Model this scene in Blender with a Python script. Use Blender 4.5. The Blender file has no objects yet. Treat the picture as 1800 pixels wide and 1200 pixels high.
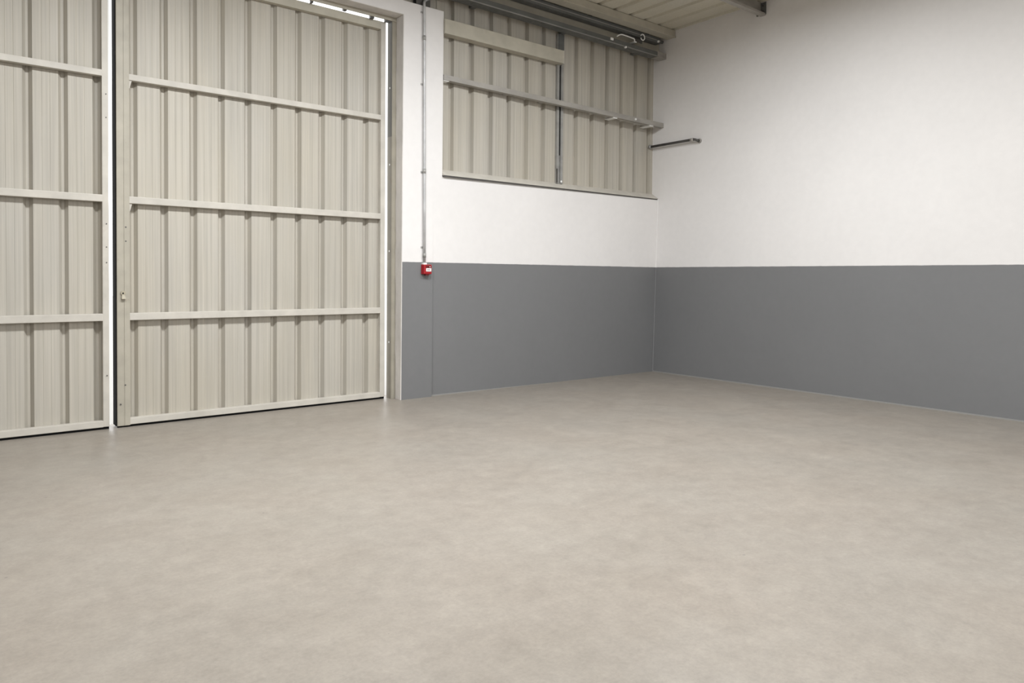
import bpy, bmesh, math, random
from mathutils import Vector, Matrix
random.seed(4)
S = bpy.context.scene
COL = S.collection

# ------------------------------------------------------------------ camera
F_PX, PY, PITCH, ROLL, YAW = 1280.119, 514.919, -0.021808, 0.0076533, 0.675888
cam_d = bpy.data.cameras.new('camera'); cam = bpy.data.objects.new('camera', cam_d); COL.objects.link(cam)
fw = Vector((math.sin(YAW)*math.cos(PITCH), math.cos(YAW)*math.cos(PITCH), math.sin(PITCH)))
rt = Vector((math.cos(YAW), -math.sin(YAW), 0)); up = rt.cross(fw)
r2 = math.cos(ROLL)*rt + math.sin(ROLL)*up; u2 = -math.sin(ROLL)*rt + math.cos(ROLL)*up
M = Matrix.Identity(4)
for i in range(3):
    M[i][0], M[i][1], M[i][2] = r2[i], u2[i], -fw[i]
M[0][3], M[1][3], M[2][3] = -7.344495, -6.219750, 1.209921
cam.matrix_world = M
cam_d.sensor_fit = 'HORIZONTAL'; cam_d.sensor_width = 36.0
cam_d.lens = F_PX/1800*36; cam_d.shift_y = -(600-PY)/1800
cam_d.clip_start = 0.05; cam_d.clip_end = 200
S.camera = cam

# ------------------------------------------------------------------ sky, lights, exposure
W = bpy.data.worlds.new('overcast_sky'); S.world = W; W.use_nodes = True
W.node_tree.nodes['Background'].inputs[0].default_value = (1.0, 1.0, 1.0, 1)
W.node_tree.nodes['Background'].inputs[1].default_value = 1.1
def area_light(name, loc, size, power, col=(0.960, 0.982, 1.0)):
    d = bpy.data.lights.new(name, 'AREA'); d.shape = 'DISK'; d.size = size; d.energy = power; d.color = col
    o = bpy.data.objects.new(name, d); COL.objects.link(o); o.location = loc
    return o
# unseen area lights added in place of roof lamps, nearer rows dimmer than far
for lx, ly, lz, lw in ((-2.6, -3.0, 4.13, 54), (-4.9, -2.9, 4.06, 58), (-6.4, -2.7, 3.98, 66),
                       (-3.4, -5.8, 3.96, 16), (-3.0, -8.5, 3.96, 64), (-6.8, -8.5, 3.94, 10), (-9.8, -8.5, 3.94, 38),
                       (-1.8, -12.0, 3.94, 66), (-4.2, -12.0, 3.94, 66), (-6.8, -12.0, 3.94, 66), (-9.8, -12.0, 3.94, 66)):
    area_light('roof_light_stand_in', (lx, ly, lz), 0.6, lw)
S.view_settings.view_transform = 'Standard'; S.view_settings.look = 'None'
S.view_settings.exposure = 1.0; S.view_settings.gamma = 1.0; S.view_settings.use_curve_mapping = False

# ------------------------------------------------------------------ material helpers
def mat(name, col, rough=0.6, metal=0.0, spec=0.5):
    m = bpy.data.materials.new(name); m.use_nodes = True
    b = m.node_tree.nodes['Principled BSDF']
    b.inputs['Base Color'].default_value = (*col, 1); b.inputs['Roughness'].default_value = rough
    b.inputs['Metallic'].default_value = metal; b.inputs['Specular IOR Level'].default_value = spec
    return m
class NT:
    def __init__(s, m): s.t = m.node_tree; s.b = s.t.nodes['Principled BSDF']; s.c = s.t.nodes.new('ShaderNodeTexCoord')
    def n(s, k, **kw):
        x = s.t.nodes.new(k)
        for a, v in kw.items(): setattr(x, a, v)
        return x
    def l(s, a, b): s.t.links.new(a, b)
    def noise(s, scale, vec=(1, 1, 1), detail=4, rough=0.55):
        mp = s.n('ShaderNodeMapping'); mp.inputs['Scale'].default_value = vec
        s.l(s.c.outputs['Object'], mp.inputs['Vector'])
        q = s.n('ShaderNodeTexNoise'); q.inputs['Scale'].default_value = scale
        q.inputs['Detail'].default_value = detail; q.inputs['Roughness'].default_value = rough
        s.l(mp.outputs[0], q.inputs['Vector']); return q.outputs['Fac']
    def rng(s, v, a, b, c, d):
        q = s.n('ShaderNodeMapRange'); q.inputs[1].default_value = a; q.inputs[2].default_value = b
        q.inputs[3].default_value = c; q.inputs[4].default_value = d; s.l(v, q.inputs[0]); return q.outputs[0]
    def math(s, op, a, b):
        q = s.n('ShaderNodeMath', operation=op)
        for i, v in enumerate((a, b)):
            if isinstance(v, (int, float)): q.inputs[i].default_value = v
            else: s.l(v, q.inputs[i])
        return q.outputs[0]
    def mix(s, f, a, b, mode='MIX'):
        q = s.n('ShaderNodeMix', data_type='RGBA', blend_type=mode)
        if isinstance(f, (int, float)): q.inputs[0].default_value = f
        else: s.l(f, q.inputs[0])
        for i, v in ((6, a), (7, b)):
            if isinstance(v, tuple): q.inputs[i].default_value = (*v, 1)
            else: s.l(v, q.inputs[i])
        return q.outputs[2]
    def scale(s, col, f):
        q = s.n('ShaderNodeVectorMath', operation='SCALE')
        if isinstance(col, tuple): q.inputs[0].default_value = col
        else: s.l(col, q.inputs[0])
        s.l(f, q.inputs['Scale']); return q.outputs[0]
    def bump(s, h, strength, dist):
        q = s.n('ShaderNodeBump'); q.inputs['Strength'].default_value = strength; q.inputs['Distance'].default_value = dist
        s.l(h, q.inputs['Height']); s.l(q.outputs[0], s.b.inputs['Normal'])

WHITE, GREY = (0.755, 0.734, 0.719), (0.182, 0.183, 0.186)
BAND = 1.352
def plaster(name):
    m = mat(name, WHITE, 0.75, spec=0.3); t = NT(m)
    sep = t.n('ShaderNodeSeparateXYZ'); t.l(t.c.outputs['Object'], sep.inputs[0])
    edge = t.rng(t.noise(9, (1, 1, 0.2)), 0, 1, -0.003, 0.003)
    zz = t.math('ADD', sep.outputs[2], edge)
    f = t.rng(zz, BAND-0.002, BAND+0.002, 0, 1)
    base = t.mix(f, GREY, WHITE)
    v = t.math('ADD', t.rng(t.noise(0.8, detail=5), 0.3, 0.7, 0.965, 1.03), t.rng(t.noise(14, detail=3), 0.3, 0.7, -0.014, 0.014))
    t.l(t.scale(base, v), t.b.inputs['Base Color'])
    t.l(t.rng(f, 0, 1, 0.55, 0.8), t.b.inputs['Roughness'])
    t.bump(t.noise(38, detail=5), 0.12, 0.004)
    return m
PLASTER = plaster('white_over_grey_plaster')
def bare():
    m = mat('bare_white_plaster', (0.66, 0.63, 0.60), 0.85, spec=0.2); t = NT(m)
    v = t.rng(t.noise(6, (1, 1, 0.5), 6), 0.3, 0.7, 0.86, 1.08)
    t.l(t.scale((0.66, 0.63, 0.60), v), t.b.inputs['Base Color']); t.bump(t.noise(25, detail=6), 0.4, 0.01)
    return m
REVEAL = bare()
def sheetmat(name, col, amp=0.10, rough=0.5):
    m = mat(name, col, rough, spec=0.4); t = NT(m)
    s1 = t.rng(t.noise(55, (1, 1, 0.012), 3), 0.3, 0.7, 1-amp, 1+amp)
    s2 = t.rng(t.noise(1.4, (1, 1, 0.5), 4), 0.3, 0.7, 0.95, 1.05)
    v = t.math('MULTIPLY', s1, s2)
    warm = t.mix(t.rng(t.noise(2.1, (1, 1, 0.35), 3), 0.35, 0.7, 0, 1), col, (col[0]*0.98, col[1]*1.0, col[2]*1.05))
    t.l(t.scale(warm, v), t.b.inputs['Base Color'])
    t.l(t.rng(t.noise(3, (1, 1, 0.2)), 0.3, 0.7, rough-0.08, rough+0.1), t.b.inputs['Roughness'])
    return m
CREAM = (0.436, 0.402, 0.338)
CLAD = sheetmat('cream_coated_sheet', CREAM)
ROOF = sheetmat('cream_roof_sheet', (0.57, 0.53, 0.43), 0.05)
def paint(name, col, rust=0.5):
    m = mat(name, col, 0.5, spec=0.4); t = NT(m)
    v = t.rng(t.noise(7, detail=6), 0.3, 0.7, 0.9, 1.08)
    c = t.scale(col, v)
    f = t.rng(t.noise(11, (1, 1, 0.5), 8, 0.75), 0.62, 0.74, 0, rust)
    t.l(t.mix(f, c, (0.24, 0.17, 0.11)), t.b.inputs['Base Color'])
    return m
FRAME = paint('cream_frame_paint', (0.53, 0.50, 0.445), 0.25)
POST = paint('worn_olive_cream_paint', (0.40, 0.37, 0.305), 0.6)
BEAM = paint('cream_beam_paint', (0.47, 0.44, 0.365), 0.15)
def galv(name, col, metal=0.5):
    m = mat(name, col, 0.5, metal); t = NT(m)
    t.l(t.scale(col, t.rng(t.noise(9, (0.4, 1, 1), 5), 0.3, 0.7, 0.82, 1.15)), t.b.inputs['Base Color'])
    t.l(t.rng(t.noise(20), 0.3, 0.7, 0.38, 0.6), t.b.inputs['Roughness'])
    return m
GALV = galv('galvanised_steel', (0.33, 0.325, 0.31), 0.3)
GALVD = galv('dull_dark_galvanised_steel', (0.15, 0.155, 0.15), 0.3)
GALVB = galv('weathered_warm_steel', (0.36, 0.34, 0.31), 0.2)
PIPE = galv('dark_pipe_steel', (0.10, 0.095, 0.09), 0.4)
GLINT = mat('glint_painted_zinc', (0.92, 0.92, 0.90), 0.3)  # near-white base colour paints specular glints onto the metal
WEBB = paint('brown_stained_primer', (0.235, 0.215, 0.175), 0.6)
WEB = mat('dark_primer', (0.13, 0.125, 0.11), 0.6)
RUBBER = mat('black_rubber', (0.008, 0.008, 0.008), 0.9, spec=0.1)
SEALW = mat('white_foam_seal', (0.85, 0.85, 0.83), 0.7)
CONDUIT = galv('grey_conduit', (0.50, 0.50, 0.50), 0.35)
RED = mat('red_plastic', (0.34, 0.008, 0.014), 0.35)
REDD = mat('dark_red_plastic', (0.12, 0.006, 0.008), 0.4)
LABEL = mat('white_label', (0.85, 0.80, 0.78), 0.5)
INK = mat('dark_ink', (0.10, 0.06, 0.06), 0.6)
BRASS = paint('tarnished_lock_metal', (0.40, 0.36, 0.27), 0.5)
HOLE = mat('lock_hole_black', (0.01, 0.01, 0.01), 0.9)
GAP = mat('joint_sealant', (0.20, 0.195, 0.185), 0.8)
def floormat():
    m = mat('mottled_concrete', (0.42, 0.38, 0.335), 0.4, spec=0.4); t = NT(m)
    a = t.rng(t.noise(0.5, detail=5), 0.3, 0.7, 0.96, 1.04)
    b = t.rng(t.noise(2.6, (1, 1, 1), 8, 0.72), 0.28, 0.72, 0.90, 1.09)
    c = t.rng(t.noise(11, (1, 1, 1), 8, 0.75), 0.28, 0.72, 0.88, 1.11)
    d = t.rng(t.noise(60, detail=6, rough=0.75), 0.3, 0.7, 0.90, 1.10)
    v = t.math('MULTIPLY', t.math('MULTIPLY', a, b), t.math('MULTIPLY', c, d))
    hue = t.mix(t.rng(t.noise(1.3, detail=3), 0.35, 0.65, 0, 1), (0.282, 0.248, 0.211), (0.276, 0.248, 0.214))
    col = t.scale(hue, v)
    sp = t.rng(t.noise(24, detail=1), 0.80, 0.82, 0, 0.6)
    t.l(t.mix(sp, col, (0.14, 0.13, 0.12)), t.b.inputs['Base Color'])
    t.l(t.rng(t.noise(3.0, detail=5), 0.3, 0.7, 0.30, 0.46), t.b.inputs['Roughness'])
    t.bump(t.noise(60, detail=4), 0.05, 0.002)
    return m
FLOOR = floormat()
YARD = mat('yard_concrete', (0.55, 0.54, 0.52), 0.9)

# ------------------------------------------------------------------ mesh helpers
def link(name, me, m, parent=None):
    o = bpy.data.objects.new(name, me); COL.objects.link(o)
    if m is not None and not me.materials: me.materials.append(m)
    o.parent = parent
    return o
def tag(o, label=None, cat=None, group=None, kind=None):
    for k, v in (('label', label), ('category', cat), ('group', group), ('kind', kind)):
        if v: o[k] = v
    return o
def empty(name, loc=(0, 0, 0)):
    o = bpy.data.objects.new(name, None); COL.objects.link(o); o.empty_display_size = 0.1
    return o            # parts keep world coordinates
def bmesh_obj(name, bm, m, parent=None, smooth=False):
    me = bpy.data.meshes.new(name); bmesh.ops.recalc_face_normals(bm, faces=bm.faces); bm.to_mesh(me); bm.free()
    if smooth:
        for p in me.polygons: p.use_smooth = True
    return link(name, me, m, parent)
def add_hex(bm, c):
    """c = 8 corners: x0/x1 fastest, then y, then z"""
    v = [bm.verts.new(p) for p in c]
    fs = [bm.faces.new([v[i] for i in f]) for f in ((0, 2, 3, 1), (4, 5, 7, 6), (0, 1, 5, 4), (2, 6, 7, 3), (0, 4, 6, 2), (1, 3, 7, 5))]
    return v, fs
def corners(x0, x1, y0, y1, z0, z1):
    return [(x, y, z) for z in (z0, z1) for y in (y0, y1) for x in (x0, x1)]
def add_box(bm, x0, x1, y0, y1, z0, z1, bev=0.0):
    v, fs = add_hex(bm, corners(x0, x1, y0, y1, z0, z1))
    if bev:
        es = list({e for f in fs for e in f.edges})
        bmesh.ops.bevel(bm, geom=es, offset=bev, segments=2, affect='EDGES', profile=0.6)
def box(name, x0, x1, y0, y1, z0, z1, m, parent=None, bev=0.004):
    bm = bmesh.new(); add_box(bm, x0, x1, y0, y1, z0, z1, bev); return bmesh_obj(name, bm, m, parent)
def hexo(name, c, m, parent=None, bev=0.0):
    bm = bmesh.new(); v, fs = add_hex(bm, c)
    if bev: bmesh.ops.bevel(bm, geom=list(bm.edges), offset=bev, segments=2, affect='EDGES')
    return bmesh_obj(name, bm, m, parent)
def extrude_profile(name, prof, axis, a, b, m, parent=None, thick=0.0, closed=False):
    """prof: 2-D polyline; axis 'z': prof=(x,y); axis 'x': prof=(y,z); axis 'y': prof=(x,z)"""
    def P(q, t):
        return {'z': (q[0], q[1], t), 'x': (t, q[0], q[1]), 'y': (q[0], t, q[1])}[axis]
    bm = bmesh.new()
    A = [bm.verts.new(P(q, a)) for q in prof]; B = [bm.verts.new(P(q, b)) for q in prof]
    n = len(prof)
    for i in range(n if closed else n-1):
        j = (i+1) % n; bm.faces.new((A[i], A[j], B[j], B[i]))
    if closed:
        bm.faces.new(A); bm.faces.new(list(reversed(B)))
    if thick:
        bmesh.ops.recalc_face_normals(bm, faces=bm.faces)
        bmesh.ops.solidify(bm, geom=list(bm.faces), thickness=thick)
    return bmesh_obj(name, bm, m, parent)
def add_tube(bm, pts, r, seg=12, cap=True):
    pts = [Vector(p) for p in pts]; rings = []; prev = None
    for i, p in enumerate(pts):
        d = ((pts[i+1]-p) if i < len(pts)-1 else Vector((0, 0, 0))) 
        e = ((p-pts[i-1]) if i > 0 else Vector((0, 0, 0)))
        t = (d.normalized()+e.normalized()).normalized()
        if prev is None:
            a = Vector((0, 0, 1)) if abs(t.z) < 0.9 else Vector((1, 0, 0))
            n = t.cross(a).normalized()
        else:
            n = (prev - t*prev.dot(t)).normalized()
        prev = n; b = t.cross(n)
        rings.append([bm.verts.new(p + r*(math.cos(2*math.pi*k/seg)*n + math.sin(2*math.pi*k/seg)*b)) for k in range(seg)])
    for A, B in zip(rings, rings[1:]):
        for k in range(seg): bm.faces.new((A[k], A[(k+1) % seg], B[(k+1) % seg], B[k]))
    if cap: bm.faces.new(rings[0]); bm.faces.new(list(reversed(rings[-1])))
def tube(name, pts, r, m, parent=None, seg=14):
    bm = bmesh.new(); add_tube(bm, pts, r, seg); return bmesh_obj(name, bm, m, parent, smooth=True)
def arc(c, r, a0, a1, plane, n=7):
    out = []
    for i in range(n+1):
        a = math.radians(a0+(a1-a0)*i/n); q = (r*math.cos(a), r*math.sin(a))
        o = {'xz': (q[0], 0, q[1]), 'yz': (0, q[0], q[1]), 'xy': (q[0], q[1], 0)}[plane]
        out.append(tuple(c[k]+o[k] for k in range(3)))
    return out

# ------------------------------------------------------------------ setting
RX0, RY0, ROOFZ = -12.4, -14.5, 4.318
fl = box('floor', RX0-0.3, 0.3, RY0-0.3, 0.36, -0.15, 0.0, FLOOR, bev=0); tag(fl, 'mottled beige grey concrete floor with a soft sheen', kind='structure')
yd = box('ground', -40, 30, 0.36, 40, -0.2, -0.03, YARD, bev=0); tag(yd, 'pale concrete yard outside behind the gate', kind='structure')
wr = box('wall_right', 0.0, 0.3, RY0-0.3, 0.36, 0, 4.75, PLASTER, bev=0); tag(wr, 'white wall with a grey painted lower band', kind='structure')
wl = box('wall_left', RX0-0.3, RX0, RY0-0.3, 0.36, 0, 4.75, PLASTER, bev=0); tag(wl, 'white wall with grey lower band, out of view on the left', kind='structure')
wf = box('wall_front', RX0, 0, RY0-0.3, RY0, 0, 4.75, PLASTER, bev=0); tag(wf, 'white wall with grey lower band behind the viewer', kind='structure')

wb = tag(empty('wall_back'), 'gate wall of plaster below and cream corrugated cladding above', kind='structure')
SILL, TOPW = 2.225, 3.868
# leaning lower wall under the cladding
XR, XL = 0.004, -3.392
hexo('lower_wall', [(XL, 0.034, 0), (XR, 0.010, 0), (XL, 0.2, 0), (XR, 0.2, 0),
                    (XL, -0.0212, SILL), (XR, -0.046, SILL), (XL, 0.2, SILL), (XR, 0.2, SILL)], PLASTER, wb)
# pier beside the gate, lintel over it
def pier(x0, x1, z0, z1, name, m=PLASTER):
    f = lambda z: -0.006 - 0.026*z/3.868
    return hexo(name, [(x0, f(z0), z0), (x1, f(z0), z0), (x0, 0.108, z0), (x1, 0.108, z0),
                       (x0, f(z1), z1), (x1, f(z1), z1), (x0, 0.108, z1), (x1, 0.108, z1)], m, wb)
pier(-3.742, -3.392, 0, TOPW, 'pier')
pier(-3.392, -3.288, SILL, TOPW, 'pier')
pier(-8.72, -3.742, 3.738, TOPW, 'lintel')
pier(RX0, -8.72, 0, TOPW, 'pier')
# unpainted reveal faces lining the gate opening
def ragged_strip(name, x, ya, yb, z0, z1, face, n=46):
    """thin plaster skin on a jamb reveal with a chipped rear edge"""
    bm = bmesh.new(); A, B = [], []
    for i in range(n+1):
        z = z0+(z1-z0)*i/n
        fy = -0.006-0.026*z/3.868
        A.append(bm.verts.new((x, fy-0.0005, z))); B.append(bm.verts.new((x, yb+random.uniform(-0.007, 0.006), z)))
    for i in range(n): bm.faces.new((A[i], B[i], B[i+1], A[i+1]))
    ext = bmesh.ops.extrude_face_region(bm, geom=list(bm.faces))
    for v in ext['geom']:
        if isinstance(v, bmesh.types.BMVert): v.co.x += face*0.008
    return bmesh_obj(name, bm, REVEAL, wb)
ragged_strip('reveal_plaster', -3.742, 0, 0.100, 0.0, 3.738, -1)
ragged_strip('reveal_plaster', -8.72, 0, 0.100, 0.0, 3.738, 1)
hexo('reveal_plaster', corners(-8.71, -3.752, -0.030, 0.102, 3.732, 3.7385), REVEAL, wb)

# corrugated sheet profile: pans face the room, narrow grooves run between them
def pan_profile(grooves, x0, x1, y, gw, depth, minor=(0.34, 0.66)):
    """grooves = left edges; returns the polyline x0..x1"""
    pts = []; cur = x0
    if grooves and grooves[0] <= x0: pts += [(x0-0.014, y+0.009), (x0+0.004, y+0.010)]   # lapped behind the sheet before it
    def pan(a, b):
        pts.append((a, y))
        if b-a > 0.1:
            for f in minor:
                c = a+(b-a)*f
                pts.extend([(c-0.0045, y), (c-0.0015, y+0.0014), (c+0.0015, y+0.0014), (c+0.0045, y)])
        pts.append((b, y))
    for g in grooves:
        if g > cur: pan(cur, g)
        s = gw*(0.345 if gw < 0.07 else 0.2)
        pts.extend([(g+s, y+depth), (g+gw-s, y+depth)])
        cur = g+gw
    if cur < x1: pan(cur, x1)
    return pts
def sheet(parent, grooves, x0, x1, y, z0, z1, gw, depth, m=CLAD, name='cladding_sheet'):
    return extrude_profile(name, pan_profile(grooves, x0, x1, y, gw, depth), 'z', z0, z1, m, parent, thick=0.0015)

# upper cladding beside the corner
YC = 0.046; GWU = 0.072
def rng(a, step, n): return [a+step*i for i in range(n)]
gr_l = rng(-3.178, 0.2505, 6)          # six grooves left of the mullion
gr_r = rng(-1.415, 0.2585, 6)
sheet(wb, gr_l[:3], -3.33, gr_l[3]+0.004, YC, SILL+0.05, ROOFZ, GWU, 0.044)
sheet(wb, gr_l[3:], gr_l[3]+0.001, -1.655, YC+0.003, SILL+0.05, ROOFZ, GWU, 0.044)
sheet(wb, gr_r[:3], -1.66, gr_r[3]+0.004, YC, SILL+0.05, ROOFZ, GWU, 0.044)
sheet(wb, gr_r[3:], gr_r[3]+0.001, 0.004, YC+0.003, SILL+0.05, ROOFZ, GWU, 0.044)
# cladding strip above the lintel, out to the left
xs = [-3.40-0.2505*4*i for i in range(10)]
for a, b in zip(xs[1:], xs):
    if a < RX0: a = RX0
    if b-a > 0.2:
        sheet(wb, [a+0.09+0.2505*i for i in range(int((b-a-0.1)/0.2505))], a-0.01, b+0.075, YC+(0.003 if int(a*7) % 2 else 0), TOPW-0.06, ROOFZ, GWU, 0.044)

# sloping sill flashing under the cladding
sl = tag(empty('trim_1'), 'cream sloping sill flashing below the corrugated cladding', kind='structure')
extrude_profile('sill_flashing', [(0.088, SILL+0.082), (0.044, SILL+0.075), (-0.050, SILL+0.014), (-0.056, SILL+0.006), (-0.050, SILL+0.005), (-0.044, SILL+0.008), (-0.020, SILL-0.012), (0.088, SILL-0.012)],
                'x', -3.286, -0.001, FRAME, sl, closed=True)
box('sill_shade_strip', -3.286, -0.001, -0.049, 0.0, SILL-0.008, SILL+0.006, PIPE, sl, bev=0)  # solid dark strip painting the shade line under the drip edge
# sealant beads where walls meet floor and each other
tr = tag(empty('trim_2'), 'thin pale sealant line along the foot of the grey walls', kind='structure')
extrude_profile('sealant_bead', [(0.036, 0), (0.022, 0), (0.034, 0.011)], 'x', -3.388, -0.004, GAP, tr, closed=True)
extrude_profile('sealant_bead', [(0.0, 0), (-0.012, 0), (0.0, 0.011)], 'y', -14.4, 0.0, GAP, tr, closed=True)
hexo('sealant_bead', [(-0.009, 0.003, 0), (0.003, -0.006, 0), (-0.004, 0.02, 0), (0.003, 0.02, 0),
                      (-0.009, -0.052, SILL), (0.003, -0.060, SILL), (-0.004, -0.03, SILL), (0.003, -0.03, SILL)], PLASTER, tr)

# steel frame of the gate opening
gf = tag(empty('trim_3'), 'worn cream steel channel framing the gate opening', kind='structure')
def channel(parent, x, s, z0, z1):
    # flange facing the room, web facing the opening, rear flange
    extrude_profile('jamb_channel', [(x, 0.110), (x-s*0.042, 0.110), (x-s*0.042, 0.116), (x-s*0.048, 0.118), (x-s*0.048, 0.204), (x-s*0.004, 0.204), (x-s*0.004, 0.198), (x-s*0.040, 0.198), (x-s*0.040, 0.118), (x, 0.118)], 'z', z0, z1, POST, parent, closed=True)
channel(gf, -3.738, 1, 0.0, 3.72)
channel(gf, -8.724, -1, 0.0, 3.72)
box('channel_web', -3.7885, -3.7845, 0.119, 0.2045, 2.58, 3.70, WEB, gf, bev=0)
box('channel_web', -3.7885, -3.7845, 0.119, 0.2045, 0.0, 2.58, WEBB, gf, bev=0)
extrude_profile('header_angle', [(0.101, 3.694), (0.109, 3.694), (0.109, 3.736), (0.20, 3.736), (0.20, 3.742), (0.101, 3.742)], 'x', -8.70, -3.742, POST, gf, closed=True)
for z in (0.55, 1.45, 2.3, 3.05):
    box('channel_bolt', -3.790, -3.784, 0.150, 0.166, z, z+0.016, GLINT, gf, bev=0.002)
for k, (xa, xb, dz) in enumerate(((-4.02, -3.985, 0.022), (-4.30, -4.27, 0.012), (-4.62, -4.60, 0.018), (-3.86, -3.80, 0.018))):
    box('header_clip', xa, xb, 0.112, 0.15, 3.694-dz+0.006, 3.737, PIPE, gf, bev=0.002)

# ------------------------------------------------------------------ roof
ce = tag(empty('ceiling'), 'cream corrugated metal roof seen from below', kind='structure')
def roof_profile(x0, x1, z):
    pts = []; g = x1-0.02; L = []
    x = x1
    pts.append((x1, z))
    n = int(round((x1-x0)/0.262))
    for i in range(n):
        a = x1-0.016-0.262*i
        pts.extend([(a, z), (a-0.022, z+0.034), (a-0.046, z+0.034), (a-0.068, z)])
    pts.append((x0, z))
    return pts
x = 0.0; k = 0
while x > RX0+0.1:
    w = 0.262*4
    x0 = max(x-w, RX0)
    extrude_profile('roof_sheet', roof_profile(x0-0.012, x, ROOFZ+0.004+0.003*(k % 2)), 'y', RY0, 0.075, ROOF, ce, thick=0.0015)
    x -= w; k += 1

# ------------------------------------------------------------------ gate leaves
GY, PANY = 0.165, 0.217
def gate(name, label, x0, x1, seg_grooves, seams, post_left):
    t = tag(empty(name), label, 'gate', 'two leaves of the sheet metal gate')
    zb, ztop = 0.020, 3.690
    if post_left:            # right leaf: wide lock post on its left, slim stile on its right
        ps = box('lock_post', x0, x0+0.090, GY, 0.292, 0.012, ztop, POST, t, bev=0.006)
        box('lock_post_strip', x0+0.052, x0+0.092, GY-0.004, GY+0.002, 0.014, ztop-0.01, POST, ps, bev=0.0015)
        box('edge_seal', x0-0.007, x0+0.001, GY+0.008, 0.288, 0.014, ztop, RUBBER, t, bev=0)
        box('stile', x1-0.052, x1, GY, PANY+0.002, zb, ztop, FRAME, t, bev=0.004)
        ra, rb = x0+0.088, x1-0.050
    else:
        st = box('stile', x1-0.044, x1, GY, PANY+0.002, zb, ztop, FRAME, t, bev=0.004)
        box('stile', x0, x0+0.055, GY, PANY+0.002, zb, ztop, FRAME, t, bev=0.004)
        # white foam seal bulging out of the meeting edge
        bm = bmesh.new(); A = []; n = 70
        for i in range(n+1):
            z = 0.03+(ztop-0.04)*i/n
            w = 0.010+0.006*math.sin(z*2.1+0.8)+0.003*math.sin(z*9)
            if z < 1.0: w += 0.010*math.exp(-((z-0.52)/0.25)**2)
            A.append([bm.verts.new((x1-0.001, GY+0.020, z)), bm.verts.new((x1+w, GY+0.022, z)), bm.verts.new((x1+w, GY+0.030, z)), bm.verts.new((x1-0.001, GY+0.034, z))])
        for a, b in zip(A, A[1:]):
            for k in range(4): bm.faces.new((a[k], a[(k+1) % 4], b[(k+1) % 4], b[k]))
        bm.faces.new(A[0]); bm.faces.new(list(reversed(A[-1])))
        bmesh_obj('edge_seal', bm, SEALW, st)
        ra, rb = x0+0.053, x1-0.042
    for z0, z1, yy in ((2.735, 2.784, GY), (1.769, 1.824, GY), (0.846, 0.903, GY)):
        box('rail', ra, rb, yy-0.003, PANY+0.001, z0, z1, FRAME, t, bev=0.004)
    box('bottom_rail', ra, rb, GY, PANY+0.002, zb-0.002, 0.069, FRAME, t, bev=0.004)
    box('top_rail', ra, rb, GY, PANY+0.002, 3.614, ztop, BEAM, t, bev=0.004)
    # cladding, one sheet per seam
    ed = [ra-0.03]+seams+[rb+0.03]
    for i, (a, b) in enumerate(zip(ed, ed[1:])):
        gs = [g for g in seg_grooves if a-0.002 <= g < b-0.03]
        sheet(t, gs, a+(0.001 if i else 0), b+(0.005 if i < len(ed)-2 else 0), PANY+(0.004 if i % 2 else 0), 0.03, ztop-0.01, 0.064, 0.038)
    # sweep under the leaf
    box('floor_sweep', x0+0.004, x1-0.002, GY+0.010, GY+0.030, 0.0, zb+0.006, RUBBER, t, bev=0)
    return t
gr = rng(-6.100, 0.2271, 11)
gr = [g+0.006 for g in gr if g < -3.9]
RL = gate('gate_leaf', 'right leaf of the cream ribbed metal gate with lock post and full frame in view', -6.192, -3.831, gr, [gr[3], gr[5]], True)
gl = sorted([-6.346-0.2253*i for i in range(10)])
LL = gate('gate_leaf', 'left leaf of the cream ribbed metal gate, cut off by the left picture edge', -8.640, -6.246, gl, [gl[-5]], False)
# welded tabs under the rails of the right leaf
for z in (2.735, 1.769):
    hexo('weld_tab', [(-6.100, GY+0.012, z-0.062), (-6.094, GY+0.012, z-0.062), (-6.100, PANY, z-0.062), (-6.094, PANY, z-0.062),
                      (-6.103, GY+0.006, z+0.004), (-6.078, GY+0.006, z+0.004), (-6.103, PANY, z+0.004), (-6.078, PANY, z+0.004)], FRAME, RL)
# lock on the post: round escutcheon with a keyhole and a short turned-down lever
lk = bmesh.new(); add_tube(lk, [(-6.149, GY, 1.062), (-6.149, GY-0.012, 1.062)], 0.017, 20); lk = bmesh_obj('lock', lk, BRASS, RL)
kb = bmesh.new(); add_tube(kb, [(-6.150, GY-0.011, 1.060), (-6.150, GY-0.0135, 1.060)], 0.0065, 14); bmesh_obj('keyhole', kb, HOLE, lk)
hexo('lock_lever', [(-6.163, GY-0.028, 1.014), (-6.132, GY-0.028, 1.014), (-6.163, GY, 1.020), (-6.132, GY, 1.020),
                    (-6.159, GY-0.010, 1.050), (-6.138, GY-0.010, 1.050), (-6.159, GY, 1.050), (-6.138, GY, 1.050)], BRASS, lk, bev=0.002)
for x, z in ((-6.135, 0.335), (-6.168, 0.185), (-6.128, 1.47), (-6.128, 1.58)):
    b = bmesh.new(); add_tube(b, [(x, GY+0.002, z), (x, GY-0.0055, z)], 0.006, 10); bmesh_obj('screw', b, PIPE, RL)
for z in (0.42, 1.30, 1.42, 1.60, 2.42, 2.60):
    b = bmesh.new(); add_tube(b, [(-6.262, GY+0.002, z), (-6.262, GY-0.004, z)], 0.0045, 10); bmesh_obj('screw', b, PIPE, LL)

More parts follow.
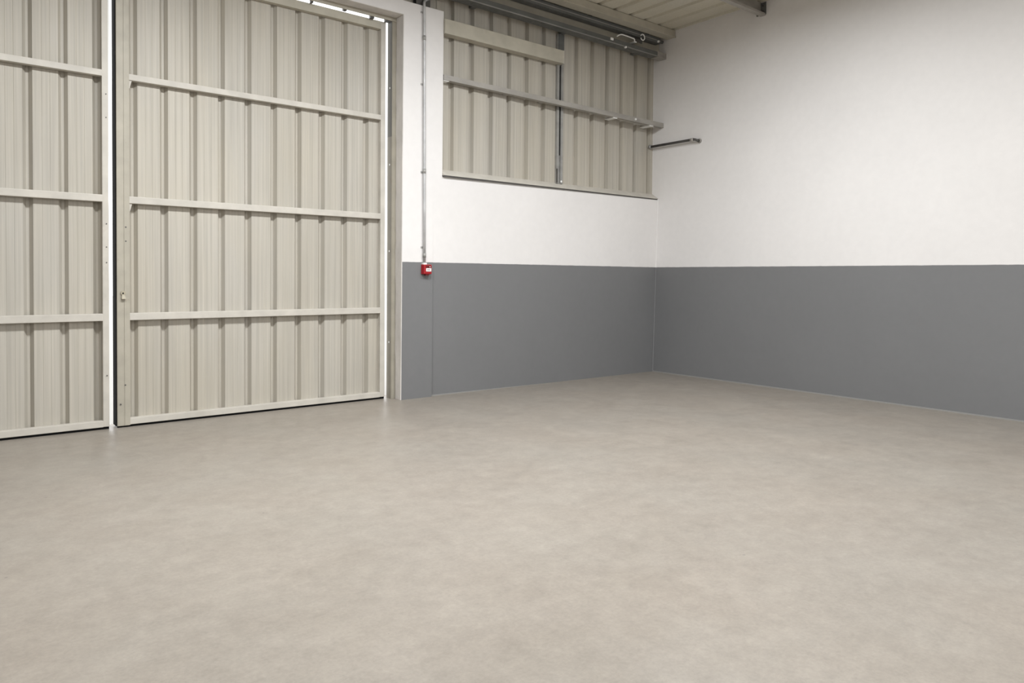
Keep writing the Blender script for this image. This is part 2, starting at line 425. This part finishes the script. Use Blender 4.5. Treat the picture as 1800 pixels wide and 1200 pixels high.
# ------------------------------------------------------------------ steel members
def zc(name, x0, x1, yf, yb, z0, z1, m, lip=0.02, th=0.004):
    """C section: front web, two flanges running back, rear lips"""
    p = [(yf, z0), (yf, z1), (yb, z1), (yb, z1-lip), (yb-th, z1-lip), (yb-th, z1-th), (yf+th, z1-th), (yf+th, z0+th), (yb-th, z0+th), (yb-th, z0+lip), (yb, z0+lip), (yb, z0)]
    return extrude_profile(name, p, 'x', x0, x1, m, None, closed=True)
def bolt(parent, x, y0, y1, z, r, m=GLINT, n=6, name='bolt'):
    b = bmesh.new(); add_tube(b, [(x, y0, z), (x, y1, z)], r, n); return bmesh_obj(name, b, m, parent)

# rail across the middle of the cladding
gm = tag(empty('cladding_rail'), 'grey brown steel rail crossing the middle of the corrugated cladding', 'rail')
def taper(name, yl, yr, dl, zl0, zl1, zr0, zr1, m, parent, bev=0.002):
    return hexo(name, [(-3.285, yl, zl0), (-0.002, yr, zr0), (-3.285, yl+dl, zl0), (-0.002, yr+dl, zr0),
                       (-3.285, yl, zl1), (-0.002, yr, zr1), (-3.285, yl+dl, zl1), (-0.002, yr+dl, zr1)], m, parent, bev)
taper('rail_web', -0.036, -0.132, 0.006, 3.192, 3.240, 3.132, 3.186, GALVB, gm)
taper('bottom_flange', -0.036, -0.132, 0.062, 3.190, 3.194, 3.130, 3.134, GALVB, gm, 0)
taper('top_flange', -0.036, -0.132, 0.062, 3.238, 3.242, 3.184, 3.188, GALVB, gm, 0)
for x in (-0.52, -0.14):
    y = -0.036+(-0.096)*(x+3.285)/3.285; z = 3.216-0.057*(x+3.285)/3.285
    if x < -0.3: bolt(gm, x, y-0.010, y+0.002, z, 0.013)
for x in (-0.86, -0.22):
    f = (x+3.285)/3.285
    box('cleat', x-0.035, x+0.035, -0.03-0.096*f, YC, 3.180-0.060*f, 3.190-0.060*f, GLINT, gm, bev=0.002)
box('cleat', -3.28, -3.215, -0.028, YC, 3.181, 3.1885, GLINT, gm, bev=0.002)
for x in (-2.45, -1.95):
    f = (x+3.285)/3.285
    box('cleat', x-0.03, x+0.03, 0.02-0.096*f, YC, 3.194-0.060*f, 3.234-0.060*f, GALVB, gm, bev=0.002)

# dark girt under the eaves
gi = tag(empty('eaves_girt'), 'dark galvanised steel girt along the top of the corrugated cladding', 'beam')
o = zc('girt_section', -12.3, -0.003, -0.158, -0.034, 3.998, 4.056, GALVD); o.parent = gi
box('girt_highlight_lip', -12.3, -0.17, -0.163, -0.154, 3.996, 4.007, GALV, gi, bev=0.002)  # lip in lighter steel, painting a highlight along the girt's lower edge
o = box('girt_sleeve', -0.17, -0.002, -0.163, -0.05, 3.992, 4.062, GALVB, gi, bev=0.003)
for x in (-2.9, -1.64, -0.42): box('girt_cleat', x-0.03, x+0.03, -0.06, YC, 4.004, 4.05, GALVD, gi, bev=0.002)
bolt(gi, -0.76, -0.172, -0.150, 4.010-0.018, 0.013); box('nut_plate', -1.02, -0.972, -0.166, -0.150, 4.028, 4.056, GLINT, gi, bev=0.004)

# beige fascia, dark tubular member and first purlin
fa = tag(empty('eaves_beam'), 'cream steel eaves beam between the dark girt and the dark rail', 'beam')
box('beam_face', -12.3, -0.003, -0.040, 0.044, 4.075, 4.300, BEAM, fa, bev=0.004)
dk = tag(empty('track_rail'), 'dark galvanised hollow rail just under the roof edge', 'rail')
o = zc('rail_section', -12.3, -0.10, -0.150, -0.062, 4.172, 4.236, GALVD); o.parent = dk
box('rail_highlight_lip', -12.3, -0.10, -0.156, -0.148, 4.196, 4.206, GALV, dk, bev=0.002)  # lighter strip that paints the highlight line on the dark rail
for x in (-2.6, -1.3, -0.3): box('rail_hanger', x-0.02, x+0.02, -0.11, -0.09, 4.23, ROOFZ+0.003, GALVD, dk, bev=0.002)
b = bmesh.new(); add_tube(b, [(-0.10, -0.11, 4.215), (-0.02, -0.11, 4.215)], 0.020, 14); bmesh_obj('end_stub', b, GALVD, dk, smooth=True)
b = bmesh.new(); add_tube(b, [(-0.155, -0.150, 4.187), (-0.155, -0.166, 4.187)], 0.014, 14); bmesh_obj('bolt', b, GLINT, dk)

p1 = tag(empty('roof_purlin'), 'cream roof purlin nearest the cladding, tight under the roof sheets', 'purlin', 'roof purlins')
box('purlin_box', -12.3, -0.003, -0.305, -0.170, 4.232, ROOFZ, BEAM, p1, bev=0.005)
box('purlin_lip', -12.3, -0.003, -0.312, -0.303, 4.226, 4.246, BEAM, p1, bev=0.002)
# cold formed purlins further into the room
def purlin(y, label):
    t = tag(empty('roof_purlin'), label, 'purlin', 'roof purlins')
    extrude_profile('purlin_section', [(y-0.062, 4.162), (y, 4.162), (y, 4.300), (y+0.058, 4.300), (y+0.058, 4.316), (y-0.006, 4.316), (y-0.006, 4.170), (y-0.055, 4.170), (y-0.055, 4.188), (y-0.062, 4.188)][::1], 'x', -12.3, -0.004, GALVB if y > -2 else GALVD, t, closed=True)
    box('end_cleat', -0.012, -0.002, y-0.07, y+0.05, 4.175, 4.31, GALVD, t, bev=0.001)
    for z in (4.21, 4.27):
        b = bmesh.new(); add_tube(b, [(-0.012, y-0.04, z), (-0.024, y-0.04, z)], 0.010, 6); bmesh_obj('bolt', b, PIPE, t)
purlin(-1.505, 'dark galvanised lipped purlin meeting the right wall at the top picture edge')
purlin(-2.855, 'galvanised roof purlin just above the top right picture edge')
purlin(-4.205, 'galvanised roof purlin overhead in front of the viewer, above the picture')

# cream beam over the left half of the cladding, and the mullion
bmx = tag(empty('door_track_beam'), 'cream flat beam crossing the left half of the corrugated cladding', 'beam')
box('beam_body', -3.286, -1.668, -0.056, 0.042, 3.648, 3.794, BEAM, bmx, bev=0.004)
box('beam_end_plate', -1.674, -1.662, -0.058, 0.042, 3.646, 3.796, FRAME, bmx, bev=0.003)
mu = tag(empty('cladding_mullion'), 'thin grey steel upright dividing the corrugated cladding', 'post')
extrude_profile('mullion_channel', [(-1.702, YC), (-1.702, 0.016), (-1.668, 0.016), (-1.668, 0.036), (-1.640, 0.036), (-1.640, 0.016), (-1.606, 0.016), (-1.606, YC)], 'z', SILL+0.068, 3.996, GALV, mu, closed=True)
box('mullion_gap', -1.668, -1.640, 0.030, 0.037, 2.62, 3.64, RUBBER, mu, bev=0)
box('mullion_head', -1.690, -1.608, 0.006, YC, 3.80, 3.998, GALVD, mu, bev=0.002)
bolt(mu, -1.632, 0.008, 0.017, 2.318, 0.012); box('mullion_foot', -1.702, -1.69, 0.008, 0.02, 2.30, 2.46, PIPE, mu, bev=0)

# dark steel column end above the pier
cl = tag(empty('steel_column'), 'dark steel column head rising behind the white pier', 'column')
extrude_profile('column_section', [(-3.60, -0.02), (-3.44, -0.02), (-3.44, -0.012), (-3.516, -0.012), (-3.516, 0.034), (-3.44, 0.034), (-3.44, 0.042), (-3.60, 0.042), (-3.60, 0.034), (-3.524, 0.034), (-3.524, -0.012), (-3.60, -0.012)], 'z', TOPW, 4.07, PIPE, cl, closed=True)

# bent bracket near the corner
br = tag(empty('wire_hook'), 'small bright bent metal hook between the dark rails near the corner', 'hook')
pts = [(-0.915, -0.162, 4.088), (-0.88, -0.166, 4.112), (-0.850, -0.168, 4.124), (-0.815, -0.168, 4.128), (-0.72, -0.168, 4.126), (-0.62, -0.168, 4.122), (-0.606, -0.166, 4.112), (-0.60, -0.160, 4.098), (-0.575, -0.150, 4.094)]
tube('hook_rod', pts, 0.0075, GLINT, br)
box('hook_plate', -0.60, -0.56, -0.160, -0.040, 4.088, 4.100, GLINT, br, bev=0.002)
hr = bmesh.new()
add_tube(hr, [(-0.462+0.036*math.cos(a), -0.168, 4.172+0.036*math.sin(a)) for a in [math.radians(d) for d in range(200, 521, 20)]], 0.007, 8)
bmesh_obj('hook_clamp', hr, GLINT, br, smooth=True)
box('clamp_strap', -0.575, -0.455, -0.156, -0.150, 4.094, 4.138, PIPE, br, bev=0.001)

# pipe stub on the right wall
pp = tag(empty('wall_pipe'), 'dark metal pipe arm fixed along the white wall near the corner', 'pipe')
P0 = (-0.062, 0.030, 2.902); P1 = (-0.060, -0.610, 2.902)
tube('pipe_arm', [P0, P1, (-0.060, -0.640, 2.902), (-0.057, -0.664, 2.899), (-0.050, -0.682, 2.892), (-0.040, -0.692, 2.886), (-0.012, -0.696, 2.884)], 0.016, PIPE, pp)
tube('pipe_flange', [(-0.062, 0.045, 2.902), (-0.062, 0.018, 2.902)], 0.026, GALV, pp)
tube('pipe_collar', [(-0.020, -0.695, 2.885), (-0.001, -0.696, 2.885)], 0.026, GALVB, pp)
tube('pipe_sleeve', [(-0.060, -0.600, 2.902), (-0.060, -0.645, 2.902)], 0.0195, GALVB, pp)

# conduit up the pier and the red call point
yp = lambda z: -0.006-0.026*z/3.868
cd = tag(empty('conduit'), 'thin grey conduit running up the white pier to the roof', 'conduit')
xc = lambda z: -3.502-0.026*(z-1.33)/2.5
R = 0.0135
pts = [(xc(z), yp(z)-R-0.006, z) for z in (1.33, 1.9, 2.5, 3.1, 3.7, 3.86)] + [(xc(3.9), yp(3.86)-R-0.004, 3.89), (xc(3.9)+0.012, yp(3.86)-R+0.004, 3.915), (xc(3.9)+0.05, -0.030, 3.945), (xc(3.9)+0.13, -0.030, 3.980)]
tube('conduit_tube', pts, R, CONDUIT, cd)
for z in (1.42, 2.25, 3.55):
    b = bmesh.new(); add_tube(b, [(xc(z-0.022), yp(z)-R-0.006, z-0.022), (xc(z+0.022), yp(z)-R-0.006, z+0.022)], R+0.003, 14); bmesh_obj('conduit_coupling', b, GALV, cd, smooth=True)
for z in (1.50, 2.24, 3.1, 3.80):
    box('conduit_saddle', xc(z)-0.030, xc(z)+0.024, yp(z)-0.006, yp(z)+0.001, z-0.009, z+0.009, GALV, cd, bev=0.0015)
box('conduit_base_nut', -3.522, -3.482, -0.052, -0.014, 1.328, 1.345, SEALW, cd, bev=0.003)

cp = tag(empty('fire_call_point'), 'red fire alarm call point with white label on the grey pier', 'alarm')
bx0, bx1, bz0, bz1, by = -3.528, -3.432, 1.232, 1.330, -0.014
box('back_box', bx0, bx1, by-0.030, by+0.004, bz0, bz1, RED, cp, bev=0.006)
fc = box('front_cover', bx0+0.002, bx1-0.002, by-0.052, by-0.031, bz0+0.002, bz1-0.002, RED, cp, bev=0.007)
box('top_recess', bx0+0.026, bx1-0.014, by-0.0535, by-0.050, bz1-0.040, bz1-0.010, REDD, fc, bev=0.001)
lb = box('label_plate', bx0+0.026, bx1-0.010, by-0.056, by-0.050, bz0+0.028, bz0+0.060, LABEL, cp, bev=0.0015)
for i in range(4):
    box('label_print', bx0+0.038+0.0085*i, bx0+0.0445+0.0085*i, by-0.0568, by-0.0555, bz0+0.041, bz0+0.048, INK, lb, bev=0)
b = bmesh.new(); add_tube(b, [(bx1-0.026, by-0.050, bz1-0.024), (bx1-0.026, by-0.056, bz1-0.024)], 0.005, 12); bmesh_obj('indicator_light', b, LABEL, fc)
box('test_key_slot', bx0+0.028, bx1-0.032, by-0.046, by-0.010, bz0-0.010, bz0+0.002, REDD, cp, bev=0.002)
